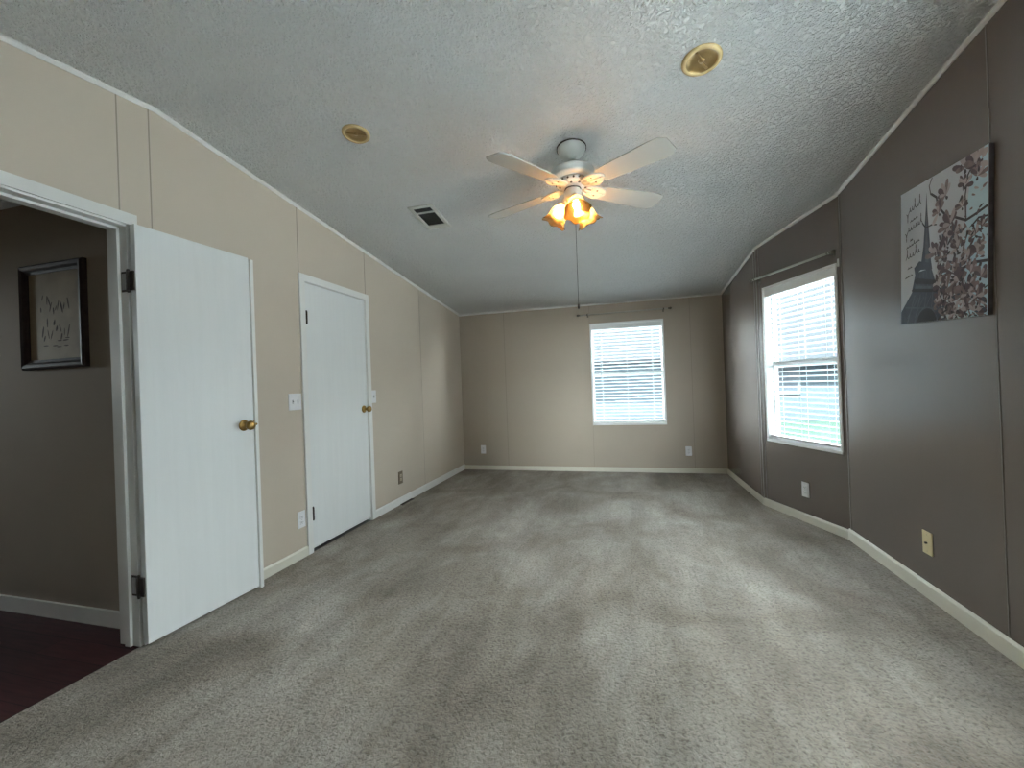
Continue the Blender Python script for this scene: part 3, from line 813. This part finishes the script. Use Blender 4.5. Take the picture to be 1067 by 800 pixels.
for r_ in range(2):
    for k in range(11):
        x = -.10 + .02*k + rng.uniform(-.01, .01); z = (.07 if r_ == 0 else -.075) + rng.uniform(-.045, .045)
        dab(sk, x, z, rng.uniform(.003, .007), rng.uniform(.014, .034), -.0082 - .00004*k, 1, 8, rng.uniform(-.4, .4))
for k in range(8): dab(sk, rng.uniform(-.1, .1), rng.uniform(-.17, -.12), .02, .003, -.0083, 1, 8)
sk.build('sketch', pf)

# ------------------------------------------------------------------ canvas print on the taupe wall
cu, czz = 1.0225, 1.732
ca = empty('wall_canvas', Vector((A2.x + math.cos(T3)*cu, A2.y + math.sin(T3)*cu, czz)), T3)
ca.rotation_mode = 'XYZ'
ca.rotation_euler = (Matrix.Rotation(T3, 3, 'Z') @ Matrix.Rotation(R(3.4), 3, 'Y')).to_euler()
tag(ca, 'unframed canvas print of an iron tower behind pink magnolia branches on taupe wall', 'wall art')
CW, CH = .2895, .340
MB(M_canvas_edge).rbox(-CW, CW, -.018, -.001, -CH, CH, .002).build('canvas_block', ca)
M_c0 = mat('print_pale_grey', (.58, .61, .65), .6, var=.05, vscale=5)
M_c1 = mat('print_pale_blue', (.56, .74, .82), .6, var=.05, vscale=8)
M_c2 = mat('print_slate', (.050, .064, .092), .6, var=.2, vscale=30)
M_c3 = mat('print_slate_light', (.095, .112, .145), .6, var=.2, vscale=40)
M_c4 = mat('print_pink', (.21, .155, .162), .6, var=.25, vscale=35)
M_c5 = mat('print_pink_pale', (.47, .41, .42), .6, var=.15, vscale=35)
M_c6 = mat('print_mauve_dark', (.085, .058, .070), .6, var=.2, vscale=35)
M_c7 = mat('print_branch', (.022, .020, .030), .6, var=.2, vscale=30)
pm = MB(M_c0, M_c1, M_c2, M_c3, M_c4, M_c5, M_c6, M_c7)
Y0 = -.0182
lay = [0]
def flat(pts, mi):
    lay[0] += 1; y = Y0 - .0003 - .0000045*lay[0]
    P = [(max(-CW+.001, min(CW-.001, x)), y, max(-CH+.001, min(CH-.001, z))) for x, z in pts]
    pm.poly(P, [tuple(range(len(P)))], mi)
def line(pts, w, mi):
    for (xa, za), (xb, zb2) in zip(pts[:-1], pts[1:]):
        dx, dz = xb-xa, zb2-za; l = math.hypot(dx, dz) or 1; nx, nz = -dz/l*w/2, dx/l*w/2; ex, ez = dx/l*w*.3, dz/l*w*.3
        flat([(xa+nx-ex, za+nz-ez), (xb+nx+ex, zb2+nz+ez), (xb-nx+ex, zb2-nz+ez), (xa-nx-ex, za-nz-ez)], mi)
pm.box(-CW+.0005, CW-.0005, Y0-.0002, Y0+.0004, -CH+.0005, CH-.0005, 0)
# pale blue band on the right edge
flat([(.175, -CH), (CW, -CH), (CW, CH), (.205, CH), (.165, .05)], 1)
# tower seen from below
flat([(-.092, .19), (-.085, .285), (-.078, .19), (-.060, .03), (-.050, -.075), (-.130, -.070), (-.108, .03)], 2)
flat([(-.088, .17), (-.083, .17), (-.074, .03), (-.070, -.06), (-.094, -.06), (-.094, .03)], 3)
flat([(-.180, -.062), (-.140, -.035), (-.050, -.060), (-.044, -.092), (-.128, -.080), (-.172, -.098)], 2)
flat([(-.168, -.088), (-.050, -.085), (-.010, -.180), (-.200, -.180)], 2)
for k in range(5):
    x = -.155 + .024*k
    line([(x, -.095), (x-.018+.008*k, -.175)], .004, 3)
flat([(-.180, -.125), (-.160, -.115), (-.004, -.150), (.002, -.172), (-.170, -.142)], 7)
flat([(-.200, -.170), (-.176, -.160), (.000, -.185), (.010, -.215), (-.190, -.190)], 7)
flat([(-.170, -.150), (-.005, -.178), (-.004, -.190), (-.176, -.166)], 3)
flat([(-.195, -.180), (-.010, -.205), (.060, -CH), (-CW, -CH), (-CW, -.275)], 2)
for k in range(4):
    line([(-.175+.045*k, -.200), (-.235+.060*k, -CH+.004)], .006, 3)
    line([(-.235+.060*k, -CH+.03), (-.150+.048*k, -.215)], .004, 3)
line([(-.250, -.255), (.020, -.285)], .006, 3)
arc = [(-.085+.075*math.cos(a), -.345+.075*math.sin(a)) for a in [math.pi*k/12 for k in range(13)]]
flat(arc, 7); line(arc, .007, 3)
# branches
def branch(p, w): line(p, w, 7)
branch([(CW, .100), (.225, .085), (.170, .075), (.110, .105), (.050, .130), (-.005, .190), (-.015, .235), (-.050, .262)], .011)
branch([(CW, .060), (.240, .065), (.190, .035), (.160, -.02), (.150, -.08)], .008)
branch([(CW, -.118), (.215, -.112), (.150, -.125), (.095, -.175), (.03, -.20)], .012)
branch([(.170, .075), (.165, .18), (.180, .26), (.23, .32)], .008)
branch([(-.015, .11), (-.050, .118), (-.090, .115), (-.115, .145)], .007)
branch([(-.055, .262), (-.065, .305), (-.045, .335)], .006)
branch([(.255, -.02), (.215, -.005), (.190, .01)], .006)
branch([(.200, -.25), (.12, -.235), (.05, -.245)], .008)
branch([(CW, -.22), (.23, -.25), (.19, -.31)], .007)
# blossoms: cupped petals in overlapping dabs
def petal(x, z, l, w, a, mi):
    P = []
    for k in range(12):
        t = 2*math.pi*k/12; rx = l*(math.cos(t)*.5+.5); rz_ = w*math.sin(t)*(.7+.3*math.cos(t))
        P.append((x + rx*math.cos(a) - rz_*math.sin(a), z + rx*math.sin(a) + rz_*math.cos(a)))
    flat(P, mi)
def blossom(x, z, s, up=R(90)):
    for k in range(7):
        a = up + (k-3)*R(30) + rng.uniform(-.2, .2)
        petal(x + rng.uniform(-.1, .1)*s, z + rng.uniform(-.1, .1)*s, s*rng.uniform(.75, 1.1), s*rng.uniform(.18, .28), a, rng.choice([4, 4, 5, 6, 6]))
    for k in range(2):
        petal(x, z, s*.6, s*.16, up + rng.uniform(-.7, .7), 5)
    petal(x, z-.1*s, s*.3, s*.15, up+math.pi, 7)
BL = [(.045, .225, .070), (.000, .160, .055), (.075, .085, .075), (.085, .025, .060), (.055, -.005, .050), (.105, .040, .055), (-.010, -.030, .075), (.020, -.055, .05),
      (.120, -.030, .060), (.165, .300, .075), (.215, .295, .080), (.235, .240, .060), (.165, .225, .05), (.045, -.120, .065), (.095, -.130, .070), (.130, -.175, .070),
      (.060, -.190, .065), (.010, -.180, .060), (.030, -.250, .070), (.085, -.260, .075), (.140, -.250, .070), (.190, -.230, .070), (.235, -.255, .065), (.110, -.315, .06),
      (.170, -.315, .065), (.225, -.320, .06), (.045, -.315, .05), (.190, -.085, .060), (.235, -.075, .055), (.200, -.150, .055), (.255, -.175, .055), (.225, .000, .050), (.260, .030, .04), (.150, .140, .045)]
for x, z, s in BL: blossom(x, z, s, R(90) + rng.uniform(-1.0, 1.0))
for k in range(230):
    x = rng.uniform(-.02, .29); z = -.335 + .40*rng.random()**1.3 + (.25 if rng.random() < .2 and x > .12 else 0)
    petal(x, z, rng.uniform(.014, .032), rng.uniform(.005, .009), rng.uniform(0, 6.28), rng.choice([4, 4, 5, 6, 6, 7, 7, 2, 1, 0]))
# handwriting down the left side: joined loops with tall and low strokes, thin small lines between
def script(x, z, w, h, shape, slope=.18):
    P = []; n = len(shape)*6
    for i in range(n+1):
        t = i/n; c = shape[min(len(shape)-1, int(t*len(shape)))]; ph_ = (i % 6)/6*2*math.pi
        amp = {'n': .35, 'l': 1.0, 'p': -.9, 'o': .4}[c]
        yy = h*(amp*.5*(1-math.cos(ph_)) + .06*math.sin(ph_*2)); xx = w*t + .25*w/len(shape)*math.sin(ph_)
        P.append((x + xx, z + yy + slope*xx))
    line(P, .0042, 7)
script(-.235, .222, .115, .050, 'ponlnl'); script(-.205, .175, .06, .018, 'non')
script(-.245, .125, .135, .048, 'ponnonl'); script(-.205, .080, .02, .018, 'on'); script(-.235, .048, .105, .018, 'nonlno')
script(-.240, -.010, .115, .050, 'lonln'); script(-.225, -.060, .035, .018, 'on'); script(-.245, -.105, .06, .016, 'nonn')
pm.build('print', ca)

# ------------------------------------------------------------------ outside
GZ = -.85
struct(MB(M_lawn).box(-40, 45, -40, 60, GZ-.1, GZ).build('ground'))
M_bounce = mat('pale_bounce_surface', (.84, .88, .89), .9, spec=.1, var=.06, vscale=1.5)  # unseen pale slab, added to bounce daylight up to the ceiling
bounce_slab = MB(M_bounce)
for xa, xb, ya, yb in ((1.75, 6.9, -6.0, 11.0), (-6.0, 1.75, 5.9, 11.0)): bounce_slab.box(xa, xb, ya, yb, GZ, GZ+.03)
struct(bounce_slab.build('ground_bounce'))
struct(MB(mat('sky_blocker_surface', (.06, .064, .067), .7, spec=.1, var=.04)).box(7.0, 7.3, -8.0, 7.5, GZ, 4.6).build('wall_sky_blocker'))  # unseen wall, added to block low sky and shape the side window's light
M_sky_shield = mat('sky_shield_fabric', (.30, .30, .29), .8, var=.05)  # unseen awning, added to keep skylight off the near floor
struct(MB(M_sky_shield).poly([(A2.x+.13, -.4, 2.16), (A2.x+2.3, -.4, 1.98), (A2.x+2.3, 2.4, 1.98), (A2.x+.13, 2.4, 2.16), (A2.x+.13, -.4, 2.18), (A2.x+2.3, -.4, 2.0), (A2.x+2.3, 2.4, 2.0), (A2.x+.13, 2.4, 2.18)],
       [(0, 3, 2, 1), (4, 5, 6, 7), (0, 1, 5, 4), (1, 2, 6, 5), (2, 3, 7, 6), (3, 0, 4, 7)]).build('sky_shield_awning'))
def house(name, loc, rz, w, d, h, roof, ms, label, wins):
    o = empty(name, loc, rz); tag(o, label, 'building')
    b = MB(ms); b.box(-w/2, w/2, 0, d, 0, h); b.build('wall', o)
    r_ = MB(M_roof); e = .4
    V = [(-w/2-e, -e, h), (w/2+e, -e, h), (w/2+e, d+e, h), (-w/2-e, d+e, h), (-w/2-e, d/2, h+roof), (w/2+e, d/2, h+roof)]
    V += [(x, y, z-.12) for x, y, z in V[:4]]
    r_.poly(V, [(0, 1, 5, 4), (2, 3, 4, 5), (1, 2, 5), (3, 0, 4), (9, 8, 7, 6), (0, 6, 7, 1), (1, 7, 8, 2), (2, 8, 9, 3), (3, 9, 6, 0)]).build('roof', o)
    for x, z, ww, hh in wins:
        f = MB(M_htrim); t = .09
        f.box(x-ww/2-t, x+ww/2+t, -.04, .02, z-hh/2-t, z-hh/2); f.box(x-ww/2-t, x+ww/2+t, -.04, .02, z+hh/2, z+hh/2+t)
        f.box(x-ww/2-t, x-ww/2, -.04, .02, z-hh/2, z+hh/2); f.box(x+ww/2, x+ww/2+t, -.04, .02, z-hh/2, z+hh/2); f.box(x-ww/2, x+ww/2, -.035, .02, z-.03, z+.03)
        wo = f.build('window', o)
        MB(M_hglass).box(x-ww/2, x+ww/2, -.012, .015, z-hh/2, z+hh/2).build('pane', wo)
    return o
# seen through the right-hand window (direction out of that window), and straight behind the back window
house('neighbouring_house', (11.5, 19.0, GZ), R(-25), 20, 15, 2.55, 5.0, M_side1, 'pale house across the lawn, seen through the taupe wall window', [(-5.2, 1.75, .9, 1.0), (-2.4, 1.75, 1.6, 1.0), (.6, 1.75, 1.0, 1.0), (3.6, 1.75, 1.3, 1.0)])
house('neighbouring_house', (-2.6, 14.2, GZ), R(3), 7.8, 7, 2.7, 2.6, M_side2, 'pale house close behind the back wall window', [(-3.2, 1.7, .9, 1.1)])
